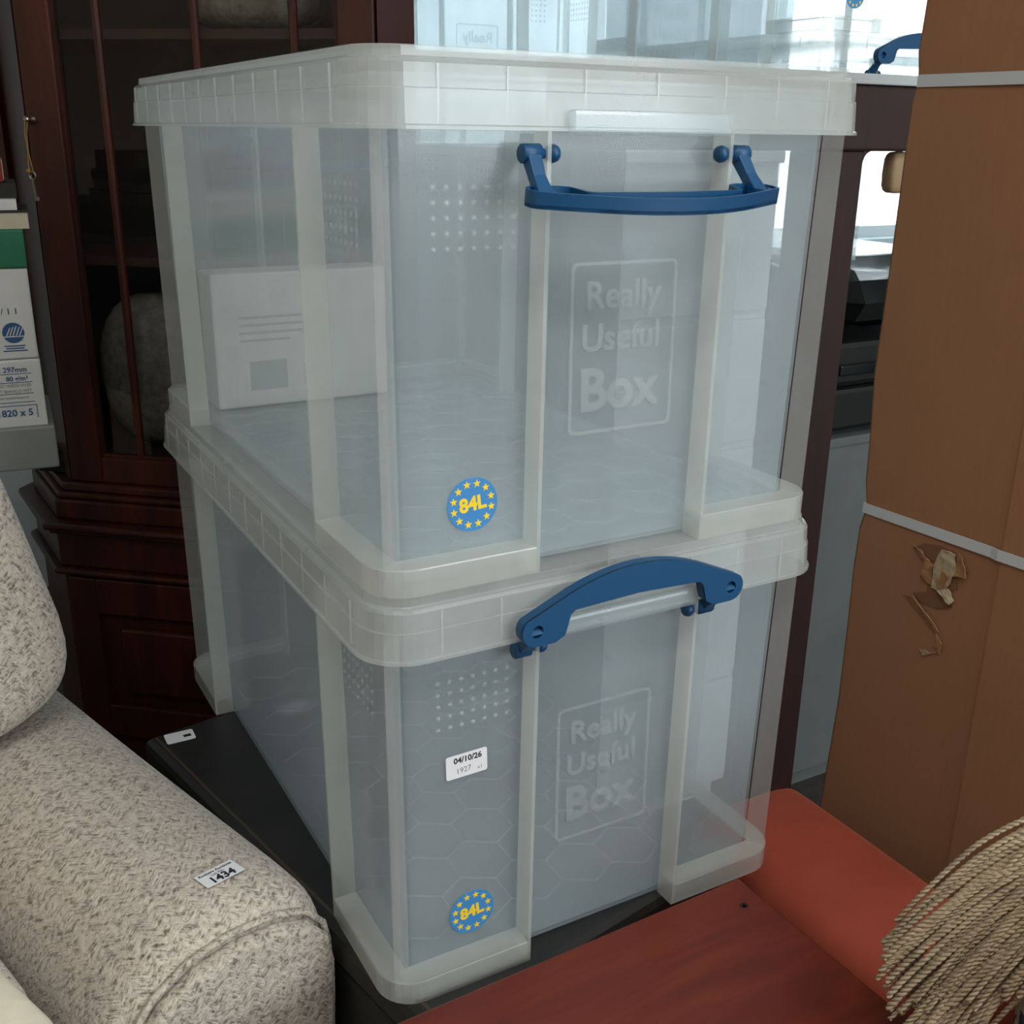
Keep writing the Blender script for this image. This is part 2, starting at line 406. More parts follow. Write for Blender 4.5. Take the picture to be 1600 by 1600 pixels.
def tub_mesh():
    m = MB(); th = .0025; rings = []
    for z in (.003, .12, .24, .352):
        i = inset(z); rings.append(rrect(i, BW - i, i, BL - i, .012, z, 4))
    rings.append(rrect(.020, BW - .020, .020, BL - .020, .016, .354, 4))      # turned-out rim under the lid
    rings.append(rrect(.020, BW - .020, .020, BL - .020, .016, .3565, 4))
    for z in (.3565, .24, .12, .0055):
        i = inset(z) + th; rings.append(rrect(i, BW - i, i, BL - i, .010, z, 4))
    return m.loft(rings).mesh('tub', 'plastic_wall')
def rib_mesh(kind):
    m = MB(); h = .0016; z0, z1 = .0, .335
    if kind == 'straight':     # on a wall facing -Y, at local x = 0
        m.hexa([(-h, outer(z0), z0), (h, outer(z0), z0), (h, inset(z0) + .0005, z0), (-h, inset(z0) + .0005, z0)],
               [(-h, outer(z1), z1), (h, outer(z1), z1), (h, inset(z1) + .0005, z1), (-h, inset(z1) + .0005, z1)])
    else:                      # diagonal, corner at the origin side
        h = .0028
        def q(z):
            a = outer(z) + .0105; b = inset(z) + .0028; d = h * .7071
            return [(a - d, a + d, z), (a + d, a - d, z), (b + d, b - d, z), (b - d, b + d, z)]
        m.hexa(q(z0), q(z1))
    return m.mesh('rib', 'plastic_rib' if kind == 'straight' else 'plastic_corner')
def foot_mesh():
    """corner ledge between two ribs: a shelf with a lip turned down to the ground; corner at the origin"""
    m = MB(); fx, fy, r = .1395, .1435, .032
    def outline(o):
        pts = [(fx, o)]
        for k in range(9):
            a = 1.5 * PI - k / 8 * PI / 2; pts.append((o + r + r * math.cos(a), o + r + r * math.sin(a)))
        pts.append((o, fy)); return pts
    zt = .0215; iw = inset(.02) + .0004
    out_t = outline(outer(zt)); out_b = outline(outer(0)); inn = outline(outer(zt) + .003)
    wall = [(fx, iw)] + [(iw, iw)] * 9 + [(iw, fy)]
    P = lambda l, z: [(x, y, z) for x, y in l]
    # section from the wall out over the shelf, down the lip, back up inside it and under the shelf
    rings = [P(wall, zt), P(outline(outer(zt) + .0008), zt), P(out_t, zt - .001), P(out_b, 0), P(outline(outer(0) + .003), 0), P(inn, zt - .003), P(wall, zt - .003)]
    n = len(wall); o = len(m.v)
    for rg in rings: m.v += rg
    K = len(rings)
    for k in range(K):
        for i in range(n - 1):
            a, b = k, (k + 1) % K
            m.f.append((o + a * n + i, o + a * n + i + 1, o + b * n + i + 1, o + b * n + i))
    m.f.append(tuple(o + k * n for k in range(K))); m.f.append(tuple(o + k * n + n - 1 for k in reversed(range(K))))
    me = m.mesh('foot', 'plastic_rib')
    bm = bmesh.new(); bm.from_mesh(me); bmesh.ops.remove_doubles(bm, verts=bm.verts, dist=1e-6); bmesh.ops.recalc_face_normals(bm, faces=bm.faces); bm.to_mesh(me); bm.free()
    return me
def lid_mesh():
    m = MB(); R = .040
    prof = [(-.0018, LID_B), (-.0018, LID_B + .0022), (0, LID_B + .0032), (.0012, LID_S - .018), (.0022, LID_S - .0172), (.0030, LID_S - .003), (.0048, LID_S - .0006), (.0075, LID_S), (.0085, LID_S + .001), (.0090, BH - .0006), (.0100, BH)]
    prof += [(.012, BH - .0028), (.0115, LID_S - .0022), (.0068, LID_S - .0028), (.0048, LID_S - .018), (.0032, LID_S - .019), (.0022, LID_B)]
    rings = [rrect(i, BW - i, i, BL - i, R - i, z, 8) for i, z in prof]
    m.loft(rings[:11], False, True); k = len(rings[0])
    m2 = MB().loft(rings[11:], True, False)
    m.add(m2.v, m2.f)
    # close the lower rim between outer and inner skins
    n = k; a = 0; b = 11 * n + 5 * n
    for i in range(n):
        j = (i + 1) % n; m.f.append((a + j, a + i, b + i, b + j))
    return m.mesh('lid', 'plastic_lid')
def crescent(ins=0.0):
    """handle outline in x (along the grip) and z (up), ends centred on z = 0"""
    pts = []; R0 = .0125 - ins; xe = .0945
    for k in range(9):      # left end, from below going round the outside
        a = -PI * .5 - k / 8 * PI * .75; pts.append((-xe + R0 * math.cos(a), R0 * math.sin(a)))
    for k in range(1, 16):  # arched back
        x = -.085 + .17 * k / 16; pts.append((x, .0385 - .0265 * (abs(x) / .0925) ** 2 - ins))
    for k in range(9):
        a = PI * .25 - k / 8 * PI * .75; pts.append((xe + R0 * math.cos(a), R0 * math.sin(a)))
    q = ins
    pts += [(.078, -.0125 + q), (.0690 + q * .6, -.008 + q * .5), (.0665 + q, .000), (.0645 + q, .0078 + q), (.060, .0115 + q), (0, .0140 + q), (-.060, .0115 + q), (-.0645 - q, .0078 + q), (-.0665 - q, .000), (-.0690 - q * .6, -.008 + q * .5), (-.078, -.0125 + q)]
    return pts
PIV = (.028, -.028)      # pivot behind and below the ends, in handle space (y, z)
def handle_mesh():
    circ = lambda cx, r: [(cx + r * math.cos(2 * PI * k / 14), r * math.sin(2 * PI * k / 14)) for k in range(14)]
    plate = fill2d('plate', [crescent(), circ(-.094, .0052), circ(.094, .0052)], .0014, 'blue_plastic')
    rim = fill2d('rim', [crescent(), crescent(.0026)], .0052, 'blue_plastic')
    ring = fill2d('ring', [circ(-.094, .0078), circ(-.094, .0052)], .0046, 'blue_plastic')
    toY = Matrix(((1, 0, 0, 0), (0, 0, -1, 0), (0, 1, 0, 0), (0, 0, 0, 1)))   # local XY -> XZ, thickness along Y
    arms = MB()
    for s in (-1, 1):
        arms.loft([[(s * .093 + dx * .0062, .002 + dy * .0038, dz) for dx, dy, dz in ((-1, -1, -.002), (1, -1, -.002), (1, 1, .004), (-1, 1, .004))],
                   [(s * .092 + dx * .0048, PIV[0] * .5 + dy * .003, PIV[1] * .5 + dz) for dx, dy, dz in ((-1, -1, -.003), (1, -1, -.003), (1, 1, .003), (-1, 1, .003))],
                   [(s * .0905 + dx * .0055, PIV[0] + dy * .0035, PIV[1] + dz) for dx, dy, dz in ((-1, -1, -.0035), (1, -1, -.0035), (1, 1, .0035), (-1, 1, .0035))]])
    am = arms.mesh('arms', 'blue_plastic')
    return join_meshes('handle', [(plate, toY), (rim, T(0, .0045, 0) @ toY), (ring, T(0, .004, 0) @ toY), (ring, T(.188, .004, 0) @ toY), (am, None)], 'blue_plastic')
def pin_mesh():
    m = MB(); prof = [(-.0080, .0058), (-.0072, .0066), (.0062, .0066), (.0070, .0036), (.0135, .0034), (.0140, .0056), (.0175, .0064), (.0205, .0052), (.0218, .002)]
    rings = [[(x, r * math.cos(2 * PI * k / 12), r * math.sin(2 * PI * k / 12)) for k in range(12)] for x, r in prof]
    return m.loft(rings).mesh('pin', 'blue_plastic', True)
def dots_mesh():
    m = MB()
    for i in range(7):
        for j in range(5):
            cx, cz = i * .0103, j * .0102; n = 8
            rings = [[(cx + r * math.cos(2 * PI * k / n), y, cz + r * math.sin(2 * PI * k / n)) for k in range(n)] for r, y in ((.0021, .0), (.0017, -.0009), (.0007, -.0013))]
            m.loft(rings)
    return m.mesh('vent_dots', 'plastic_dot')
def star(cx, cy, r):
    return [(cx + (r if k % 2 == 0 else r * .42) * math.sin(PI * k / 5), cy + (r if k % 2 == 0 else r * .42) * math.cos(PI * k / 5)) for k in range(10)]
def honey_mesh():
    m = MB(); R = .033; hw = .0011; z0, z1 = .0054, .0068
    done = set()
    for r in range(-1, 14):
        for c in range(-1, 8):
            cx = .05 + c * R * 1.732 + (R * .866 if r % 2 else 0); cy = .05 + r * R * 1.5
            for k in range(6):
                a0, a1 = PI / 6 + k * PI / 3, PI / 6 + (k + 1) * PI / 3
                p = Vector((cx + R * math.cos(a0), cy + R * math.sin(a0), 0)); q = Vector((cx + R * math.cos(a1), cy + R * math.sin(a1), 0))
                key = (round((p.x + q.x) * 500), round((p.y + q.y) * 500))
                lim = lambda v: .036 < v.x < BW - .036 and .036 < v.y < BL - .036
                if key in done or not (lim(p) and lim(q)): continue
                done.add(key); d = (q - p).normalized(); s = Vector((-d.y, d.x, 0)) * hw
                m.hexa([p - s + Vector((0, 0, z0)), q - s + Vector((0, 0, z0)), q + s + Vector((0, 0, z0)), p + s + Vector((0, 0, z0))],
                       [p - s * .6 + Vector((0, 0, z1)), q - s * .6 + Vector((0, 0, z1)), q + s * .6 + Vector((0, 0, z1)), p + s * .6 + Vector((0, 0, z1))])
    return m.mesh('honeycomb_floor_ribs', 'plastic_dot')
BOXM = dict(tub=tub_mesh(), rib=rib_mesh('straight'), diag=rib_mesh('diag'), foot=foot_mesh(), lid=lid_mesh(), handle=handle_mesh(), pin=pin_mesh(), dots=dots_mesh(), honey=honey_mesh(),
            lidrib=MB().box(-.0006, .0006, -.0002, .001, 0, .036).mesh('rim_line', 'plastic_lid'),
            lip=MB().box(-.070, .070, -.0065, .0012, .3205, .3365).mesh('latch_lip', 'plastic_wall'),
            disc=fill2d('capacity_sticker', [[(.0212 * math.cos(2 * PI * k / 40), .0212 * math.sin(2 * PI * k / 40)) for k in range(40)]], .0002, 'sticker_blue'),
            star=fill2d('star', [star(0, 0, .0034)], .0001, 'sticker_yellow'),
            cap=text_mesh('capacity_number', '84L', .0150, 'sticker_yellow', .0001, .0006))
LOGO = [text_mesh('raised_word', w, s, 'plastic_emboss', .0006, o) for w, s, o in (('Really', .029, .0006), ('Useful', .029, .0006), ('Box', .046, .0012))]
def rr2(w, h, r, n=5):
    return [(p[0], p[1]) for p in rrect(-w / 2, w / 2, -h / 2, h / 2, r, 0, n)]
LOGO_FRAME = fill2d('raised_frame', [rr2(.097, .131, .006), rr2(.092, .126, .004)], .0005, 'plastic_emboss')
FRONT = RX(PI / 2)                                        # XY text plane -> upright, facing -Y
def on_front(x, z, lift=.0006):                            # frame on the tapered front wall
    return T(x, inset(z) - lift, z) @ RX(-TILT) @ FRONT
def storage_box(loc, rotz, label, latched, group, sticker=True, small=False):
    b = thing('storage_box', label, 'storage box', loc, rotz, group)
    B = BOXM
    tub = link('tub', B['tub'], b)
    if not small: link('honeycomb_floor_ribs', B['honey'], tub)
    c = T(BW / 2, BL / 2, 0); ci = T(-BW / 2, -BL / 2, 0)
    turn = c @ RZ(PI) @ ci
    for end in (0, 1):
        base = turn if end else Matrix()
        for x in (.141, .299): place('rib', B['rib'], b, base @ T(x, 0, 0))
        for y in (.145, .565): place('rib', B['rib'], b, base @ T(0, BL - y, 0) @ RZ(-PI / 2))
    for k, (sx, sy) in enumerate(((1, 1), (-1, 1), (1, -1), (-1, -1))):
        mt = T(0 if sx > 0 else BW, 0 if sy > 0 else BL, 0) @ Matrix.Diagonal((sx, sy, 1, 1))
        place('rib', B['diag'], b, mt); place('foot', B['foot'], b, mt)
    lid = link('lid', B['lid'], b)
    for end in (0, 1):
        base = turn if end else Matrix()
        for x in (.055, .105, .165, .225, .285, .335, .385): place('rim_line', B['lidrib'], lid, base @ T(x, 0.0012, LID_B + .003))
        for k in range(12):
            y = .05 + .0555 * k; place('rim_line', B['lidrib'], lid, base @ T(0.0012, BL - y, LID_B + .003) @ RZ(-PI / 2))
        o = place('latch_lip', B['lip'], lid, base @ T(BW / 2, 0, 0)); add_bevel(o, .003)
        zp = .308; yp = .012
        h = place('handle', B['handle'], b, base @ T(BW / 2, yp, zp) @ RX(0 if latched else math.radians(98)) @ T(0, -PIV[0], -PIV[1]), 'blue plastic carrying handle')
        add_bevel(h, .0009)
        for s in (-1, 1):
            place('pin', B['pin'], h, T(s * .0905, PIV[0], PIV[1]) @ (RZ(PI) if s > 0 else Matrix()))
        for w, z, x, me in zip(('Really', 'Useful', 'Box'), (.2060, .1740, .1330), (0, 0, 0), LOGO):
            place('raised_word', me, tub, base @ on_front(BW / 2 + .002, z))
        place('raised_frame', LOGO_FRAME, tub, base @ on_front(BW / 2 + .004, .166))
        place('vent_dots', B['dots'], tub, base @ T(.063, inset(.27) + .0002, .2450) @ RX(-TILT))
        place('vent_dots', B['dots'], tub, base @ T(inset(.27) + .0002, .137, .2450) @ RZ(-PI / 2) @ RX(-TILT))
    if sticker:
        st = place('capacity_sticker', B['disc'], b, on_front(.0945, .057, .0004) @ RZ(math.radians(2)), 'round blue sticker with yellow stars')
        for k in range(12):
            a = 2 * PI * k / 12 + .26
            place('star', B['star'], st, T(.0163 * math.cos(a), .0163 * math.sin(a), .0003))
        place('capacity_number', B['cap'], st, T(0, 0, .0003) @ RZ(math.radians(4)))
    return b
low = storage_box((0, 0, 0), 0, 'clear storage box at the bottom of the big stack, lid clipped shut under blue handle', True, 'clear plastic storage boxes')
up = storage_box((0, 0, .372), 0, 'clear storage box on top of the big stack with blue handle hanging open', False, 'clear plastic storage boxes')
# price label on the lower box
lb = place('price_label', fill2d('price_label', [rr2(.0375, .0215, .002)], .00012, 'label_white'), low, on_front(.0885, .207, .0004) @ RZ(math.radians(1)), 'small white price label')
place('printed_date', text_mesh('printed_date', '04/10/26', .0072, 'ink', .00004, .00022), lb, T(.001, .0052, .0002))
place('handwritten_number', text_mesh('handwritten_number', '1927', .0070, 'ink_faint', .00004), lb, T(-.003, -.0045, .0002) @ RZ(.06))
place('handwritten_number', text_mesh('handwritten_count', 'x1', .0050, 'ink_faint', .00004), lb, T(.012, -.0060, .0002))
# boxes further back, in front of the window
storage_box((.645, .82, .67), .0, 'clear storage box against the window, just behind the big stack', True, 'clear plastic storage boxes', True, True)
storage_box((1.100, .76, .486), .0, 'clear storage box below the dark rail with pale blue handle, beside the cardboard', True, 'clear plastic storage boxes', False, True)
storage_box((1.100, .76, .858), .0, 'clear storage box with round sticker, stacked over the one beside the cardboard', True, 'clear plastic storage boxes', True, True)

# white printed carton standing inside the upper box, at its far end
wc = thing('paper_carton', 'white printed carton standing inside the upper clear box', 'carton', (.052, .655, .3782), 0)
MB().box(0, .215, -.055, 0, 0, .158).build('carton_body', 'white_carton', wc, bevel=.003)
for k, (dx, w_) in enumerate(((.03, .09), (.03, .08), (.03, .085), (.03, .06))):
    MB().box(dx, dx + w_, -.0555, -.0550, .105 - k * .009, .108 - k * .009).build('printed_line', 'print_pale', wc)
MB().box(.04, .085, -.0555, -.0550, .02, .055).build('printed_panel', 'print_pale', wc)

# ------------------------------------------------------------------ black trunk under the stack
TA = math.radians(11.2)
tr = thing('trunk', 'black leather-covered trunk carrying the stack of clear boxes', 'trunk', (-.080, .548, 0), TA)
TW, TLn = .345, .585
MB().box(0, TW, -TLn, 0, FLOOR_Z + .02, -.0385).build('trunk_body', 'black_leather', tr, bevel=.006)
MB().box(-.003, TW + .003, -TLn - .003, .003, -.038, 0).build('trunk_lid', 'black_leather', tr, bevel=.010)
MB().box(.009, .0125, -TLn + .01, -.006, -.001, .0002).build('edge_piping', 'trunk_edge', tr)
for sx in (.03, TW - .07):
    for sy in (-TLn + .03, -.07): MB().box(sx, sx + .04, sy, sy + .04, FLOOR_Z, FLOOR_Z + .02).build('foot', 'black_case', tr)
tl = place('label', fill2d('label', [rr2(.034, .024, .003)], .00015, 'label_white'), tr, T(.034, -.022, .0004) @ RZ(math.radians(-12)), 'small white label on the lid')
MB().box(.004, .013, -.004, .002, .0001, .0002).build('printed_block', 'ink', tl)
sl = MB().box(-.0004, 0, -.42, -.34, -.125, -.075).build('side_label', 'paper_page', tr, label='scuffed paper label on the side')

# ------------------------------------------------------------------ mahogany board in front
bd = thing('wooden_table', 'reddish mahogany table top in front of the clear boxes', 'table', (0, 0, 0), math.radians(1.6))
MB().box(-.16, .3685, -.62, -.0125, .0006, .0135).build('table_top', 'mahogany_top', bd, bevel=.003)
MB().box(-.12, .33, -.58, -.10, -.06, .0004).build('apron', 'mahogany_dark', bd)
for lx in (-.12, .295):
    for ly in (-.58, -.135): MB().box(lx, lx + .035, ly, ly + .035, FLOOR_Z, -.0602).build('leg', 'mahogany_dark', bd)
hr = MB()
for r0, r1, z0, z1 in ((.0045, .0026, .0136, .0138),):
    rings = [[(.345 + r * math.cos(2 * PI * k / 14), -.047 + r * math.sin(2 * PI * k / 14), z) for k in range(14)] for r, z in ((.0046, .0134), (.0042, .0139), (.0026, .0137), (.0018, .0135))]
    hr.loft(rings, False, True)
hr.build('screw_plug', 'mahogany_dark', bd, smooth=True)

# ------------------------------------------------------------------ terracotta seat
ts = thing('upholstered_stool', 'terracotta velvet stool wedged between the clear boxes and tall cardboard carton', 'stool', (0, 0, 0), 0)
prof = [(.452, -.32), (.446, -.20), (.444, -.115), (.447, -.085), (.455, -.066), (.470, -.055), (.490, -.0505), (.530, -.0495), (.575, -.0500), (.600, -.0525), (.610, -.060), (.614, -.075), (.614, -.32)]
rings = []
for y, dz, sh in ((-.66, -.05, .03), (-.655, -.02, .01), (-.64, -.004, 0), (-.3, 0, 0), (0, 0, 0), (.155, 0, 0), (.168, -.003, .002), (.176, -.010, .006), (.179, -.03, .012)):
    rings.append([(min(max(x, .452 + sh if sh else x), .614 - sh if sh else x), y, z + (dz if z > -.15 else 0)) for x, z in prof])
MB().loft(rings).build('seat_pad', 'terracotta_velvet', ts, smooth=True, subsurf=1)
for lx in (.47, .575):
    for ly in (-.62, .12): MB().hexa([(lx, ly, FLOOR_Z), (lx + .025, ly, FLOOR_Z), (lx + .025, ly + .025, FLOOR_Z), (lx, ly + .025, FLOOR_Z)], [(lx - .004, ly - .004, -.318), (lx + .03, ly - .004, -.318), (lx + .03, ly + .03, -.318), (lx - .004, ly + .03, -.318)]).build('leg', 'mahogany_dark', ts)

# ------------------------------------------------------------------ tall cardboard carton with straps
CA = math.atan2(-.995, .094)
cb = thing('cardboard_carton', 'tall brown cardboard carton bound with two white straps', 'carton', (.66, .17, 0), CA)
# local x runs along the visible face toward the camera, local y into the carton
def card_face():
    m = MB(); zs = [FLOOR_Z, -.3, -.1, .05, .15, .22, .27, .288, .297, .306, .325, .37, .45, .58, .68, .725, .738, .747, .756, .775, .82, .95, 1.12]
    rings = []
    for z in zs:
        p = 0.0
        for zc in (.297, .747): p += .006 * math.exp(-((z - zc) / .016) ** 2)
        w = .003 * math.sin(z * 9.0) + .002 * math.sin(z * 23)
        b = .004 if z < 1.1 else 0
        rings.append([(0 + p * .9 + w, .006, z), (.006 + p * .6 + w, .0 + p * .25, z), (.17, -.001, z), (.50, 0, z), (.52, .02, z), (.52, .30, z), (.5, .32, z), (.02 + p, .32, z), (0 + p, .30, z)])
    return m.loft(rings).mesh('carton_body', 'cardboard')
o = link('carton_body', card_face(), cb); shade_auto(o, 35)
MB().hexa([(.183, -.0042, -.58), (.49, -.0042, -.58), (.49, -.0011, -.58), (.183, -.0011, -.58)], [(.180, -.0042, 1.10), (.49, -.0042, 1.10), (.49, -.0011, 1.10), (.180, -.0011, 1.10)]).build('overlapping_flap', 'cardboard', cb)
for z, hh in ((.297, .0058), (.747, .0058)):
    pts = [(.0072, .012), (.0085, .0008), (.17, -.0030), (.179, -.0056), (.49, -.0056), (.523, .018), (.523, .302), (.5, .323), (.018, .323), (.003, .302)]
    m = MB(); m.loft([[(x, y, z - hh) for x, y in pts], [(x, y, z + hh) for x, y in pts]], False, False)
    o = m.build('strap', 'strap_white', cb); sd = o.modifiers.new('t', 'SOLIDIFY'); sd.thickness = .0012; sd.offset = 1
# torn patch: ragged hole with curled flaps and pale inner liner
tp = fill2d('torn_hole', [[(.080, .272), (.092, .281), (.112, .284), (.130, .283), (.148, .266), (.136, .258), (.139, .243), (.127, .236), (.136, .222), (.120, .214), (.098, .214), (.088, .222), (.104, .228), (.103, .243), (.094, .252), (.100, .262)]], .0003, 'hole_dark')
toF = Matrix(((1, 0, 0, 0), (0, 0, 1, -.0016), (0, 1, 0, 0), (0, 0, 0, 1)))
place('torn_hole', tp, cb, toF)
def flake(pts, mat, lift):
    q, l2 = [], []
    for i in range(len(pts)):      # ragged outline
        (xa, za), (xb, zb) = pts[i], pts[(i + 1) % len(pts)]
        for k in range(4):
            t = k / 4; j = .0011 if k else .0004
            q.append((xa + (xb - xa) * t + random.uniform(-j, j), za + (zb - za) * t + random.uniform(-j, j)))
            l2.append(lift[i] * (1 - t) + lift[(i + 1) % len(pts)] * t + random.uniform(0, .0008))
    m = MB(); top = [(x, -.0020 - l, z) for (x, z), l in zip(q, l2)]; bot = [(x, -.0012 - l * .8, z) for (x, z), l in zip(q, l2)]
    return m.loft([bot, top]).build('torn_flake', mat, cb)
flake([(.109, .236), (.126, .234), (.136, .262), (.132, .282), (.117, .283), (.108, .262)], 'card_raw', (.001, .002, .004, .003, .004, .001))
flake([(.115, .246), (.124, .240), (.130, .256), (.122, .262)], 'card_torn', (.004, .003, .005, .005))
flake([(.094, .246), (.108, .238), (.109, .262), (.099, .268)], 'card_torn', (.002, .001, .003, .005))
flake([(.134, .258), (.150, .262), (.141, .281), (.134, .283)], 'card_torn', (.003, .007, .004, .002))
flake([(.076, .217), (.090, .219), (.112, .205), (.126, .190), (.120, .188), (.100, .202)], 'card_torn', (.001, .004, .005, .002, .001, .001))
flake([(.080, .277), (.094, .272), (.099, .264), (.096, .262), (.088, .270)], 'card_torn', (.001, .003, .004, .002, .001))
flake([(.122, .188), (.134, .178), (.132, .166), (.121, .172), (.127, .180)], 'card_torn', (.001, .004, .003, .001, .003))
flake([(.106, .161), (.122, .163), (.128, .167), (.112, .156)], 'card_raw', (.001, .002, .002, .001))
flake([(.118, .236), (.136, .226), (.139, .232), (.130, .242)], 'card_raw', (.004, .006, .004, .003))

# ------------------------------------------------------------------ dark frame stand behind
fs = thing('frame_stand', 'dark mahogany stand with top rail and post behind the clear boxes', 'stand', (0, .55, 0), 0)
def post(xa, xb): MB().box(xa, xb, 0, .05, FLOOR_Z, .674).build('post', 'mahogany_dark', fs, bevel=.004)
post(.905, 1.006); post(1.46, 1.54)
MB().box(.50, .585, 0, .05, FLOOR_Z, .674).build('post', 'mahogany_dark', fs, bevel=.004)
MB().box(.49, 1.56, -.002, .052, .674, .764).build('top_rail', 'mahogany_dark', fs, bevel=.004)
arc = [(1.006, .674)] + [(1.006 + .016 * (1 - math.cos(a)), .674 - .016 * (1 - math.sin(a))) for a in [PI / 2 * k / 6 for k in range(7)]]
MB().prism([(x, z) for x, z in [(1.0055, .6745), (1.022, .6745), (1.013, .671), (1.0085, .666), (1.0055, .658)]], -.048, -.002, Matrix(((1, 0, 0, 0), (0, 0, -1, 0), (0, 1, 0, 0), (0, 0, 0, 1)))).build('corner_fillet', 'mahogany_dark', fs)
MB().box(.48, 1.57, -.006, .056, .7645, .7790).build('capping_strip', 'strap_white', fs, bevel=.002, label='pale capping strip')
superell((1.105, .0255, .643), (.022, .014, .031), .5, 8).build('corner_block', 'tan_wood', fs, smooth=True)
# white chest added to block window light, holding a box; plinth, black case and bags under the other stack
st_ = thing('light_blocking_chest', 'added white chest blocking window light behind the big stack, a clear box on it', 'chest', (.645, .80, 0), 0)
MB().box(.005, .435, .012, .755, FLOOR_Z + .04, .650).build('chest_body', 'white_frame', st_)
MB().box(.0, .44, 0, .76, .6502, .6698).build('chest_top', 'white_frame', st_, bevel=.003)
MB().box(.02, .42, .03, .74, FLOOR_Z, FLOOR_Z + .0398).build('plinth', 'white_frame', st_)
for k in range(5):
    z0 = FLOOR_Z + .06 + k * .236
    d_ = MB().box(.012, .428, .0, .0115, z0, z0 + .222).build('drawer', 'white_frame', st_, bevel=.003)
    for kx in (.12, .32): superell((kx, -.010, z0 + .111), (.012, .0095, .012), .9, 6).build('knob', 'white_frame', d_, smooth=True)
gp = thing('plinth_table', 'grey plinth under the black case, in the gap beside the cardboard', 'plinth', (1.10, .74, 0), 0)
MB().box(.0, .62, .0, .76, FLOOR_Z + .05, .150).build('plinth_body', 'plinth_grey', gp, bevel=.004)
MB().box(-.004, .624, -.006, .764, .1502, .168).build('plinth_top', 'plinth_grey', gp, bevel=.003)
MB().box(.03, .59, .03, .73, FLOOR_Z, FLOOR_Z + .0498).build('plinth_base', 'plinth_grey', gp)
bc = thing('black_case', 'black case standing behind the dark post', 'case', (1.10, .74, 0), 0)
MB().box(0, .62, 0, .76, .178, .26).build('case_lower', 'black_case', bc, bevel=.01)
MB().box(.004, .616, .004, .756, .2602, .345).build('case_upper', 'black_case', bc, bevel=.012)
MB().box(.1, .3, -.008, .0, .285, .305).build('grip', 'black_bag', bc, bevel=.003)
for fx_ in (.03, .55):
    for fy_ in (.03, .69): MB().box(fx_, fx_ + .04, fy_, fy_ + .04, .1682, .178).build('foot', 'black_case', bc)
def crumple(c, h, seed):
    rnd = random.Random(seed); m = superell((0, 0, 0), h, .55, 12)
    vs = []
    for v in m.v:
        p = Vector(v); a = .12 * (math.sin(p.x * 61 + seed) + math.sin(p.y * 47 + 2 * seed) + math.sin(p.z * 90 + p.x * 35)) + rnd.uniform(-.04, .04)
        p = Vector((p.x * (1 + a * .3), p.y * (1 + a * .3), max(-h[2], min(h[2], p.z * (1 + a))))); vs.append(tuple(p + Vector(c)))
    m.v = vs; return m
b1 = crumple((1.36, 1.10, .417), (.27, .36, .068), 3).build('bin_bag', 'black_bag', None); shade_auto(b1, 25)
tag(b1, 'shiny black plastic bag crumpled under the boxes beside the cardboard', 'bag')

# ------------------------------------------------------------------ glazed corner cabinet
cab = thing('display_cabinet', 'dark mahogany glazed display cabinet behind the sofa and clear boxes', 'cabinet', (-.0338, 1.3593, .0561), math.radians(-40))
cab.scale = (.919, .919, .919)
CF = (FLOOR_Z - .0561) / .919      # the floor in cabinet units
# local: x right along the door, y back into the cabinet (front face at y = 0), z up
DW = .643; TOPZ = 1.45
mb = lambda: MB()
door = mb().box(0, .067, -.004, .022, .036, TOPZ - .1).build('door_stile', 'mahogany_cabinet', cab, bevel=.003)
mb().box(.579, DW, -.004, .022, .036, TOPZ - .1).build('door_stile', 'mahogany_cabinet', cab, bevel=.003)
mb().box(.067, .579, -.003, .022, .036, .088).build('door_rail', 'mahogany_cabinet', cab, bevel=.003)
mb().box(.067, .579, -.003, .022, TOPZ - .16, TOPZ - .1).build('door_rail', 'mahogany_cabinet', cab, bevel=.003)
for xa, xb in ((.067, .073), (.573, .579)): mb().box(xa, xb, .002, .012, .088, TOPZ - .16).build('bead', 'mahogany_dark', cab)
mb().box(.073, .573, .002, .012, .088, .094).build('bead', 'mahogany_cabinet', cab)
for xc in (.1485, .327, .501): mb().loft([[(xc + dx, dy, z) for dx, dy in ((-.007, .012), (-.0065, .004), (-.003, -.001), (.003, -.001), (.0065, .004), (.007, .012))] for z in (.092, TOPZ - .16)]).build('glazing_bar', 'mahogany_cabinet', cab, auto=30)
for xa, xb in ((.0735, .1415), (.1555, .3200), (.334, .494), (.508, .5725)): mb().box(xa, xb, .008, .011, .094, TOPZ - .165).build('pane', 'glass', cab)
# carcase: canted sides, back, top, shelves
CD = .135
def canted(name, z0, z1, side, off, mat, depth=.17, th=.018):
    if side == 'r': depth = .062
    s = -1 if side == 'l' else 1; xo = -.004 - off if side == 'l' else DW + .004 + off
    p = [(xo, -off * .4), (xo + s * depth * .78, depth * .78), (xo + s * depth * .78 - s * th * .3, depth * .78 + th), (xo - s * th * .2, th - off * .4)]
    return mb().prism(p if s < 0 else p[::-1], z0, z1)
for sd in 'lr':
    canted('x', .036, TOPZ, sd, 0, '').build('canted_side', 'mahogany_cabinet', cab)
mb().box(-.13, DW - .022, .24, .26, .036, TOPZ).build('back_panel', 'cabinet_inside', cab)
mb().box(-.14, -.128, .11, .26, .036, TOPZ).build('side_panel', 'mahogany_cabinet', cab)
mb().prism([(DW + .040, .050), (DW + .052, .050), (DW - .010, .26), (DW - .022, .26)], .036, TOPZ).build('side_panel', 'mahogany_cabinet', cab)
mb().prism([(-.01, -.012), (DW + .01, -.012), (DW + .055, .05), (DW - .008, .26), (-.14, .26), (-.14, .11)], TOPZ, TOPZ + .04).build('cornice', 'mahogany_cabinet', cab, bevel=.01)
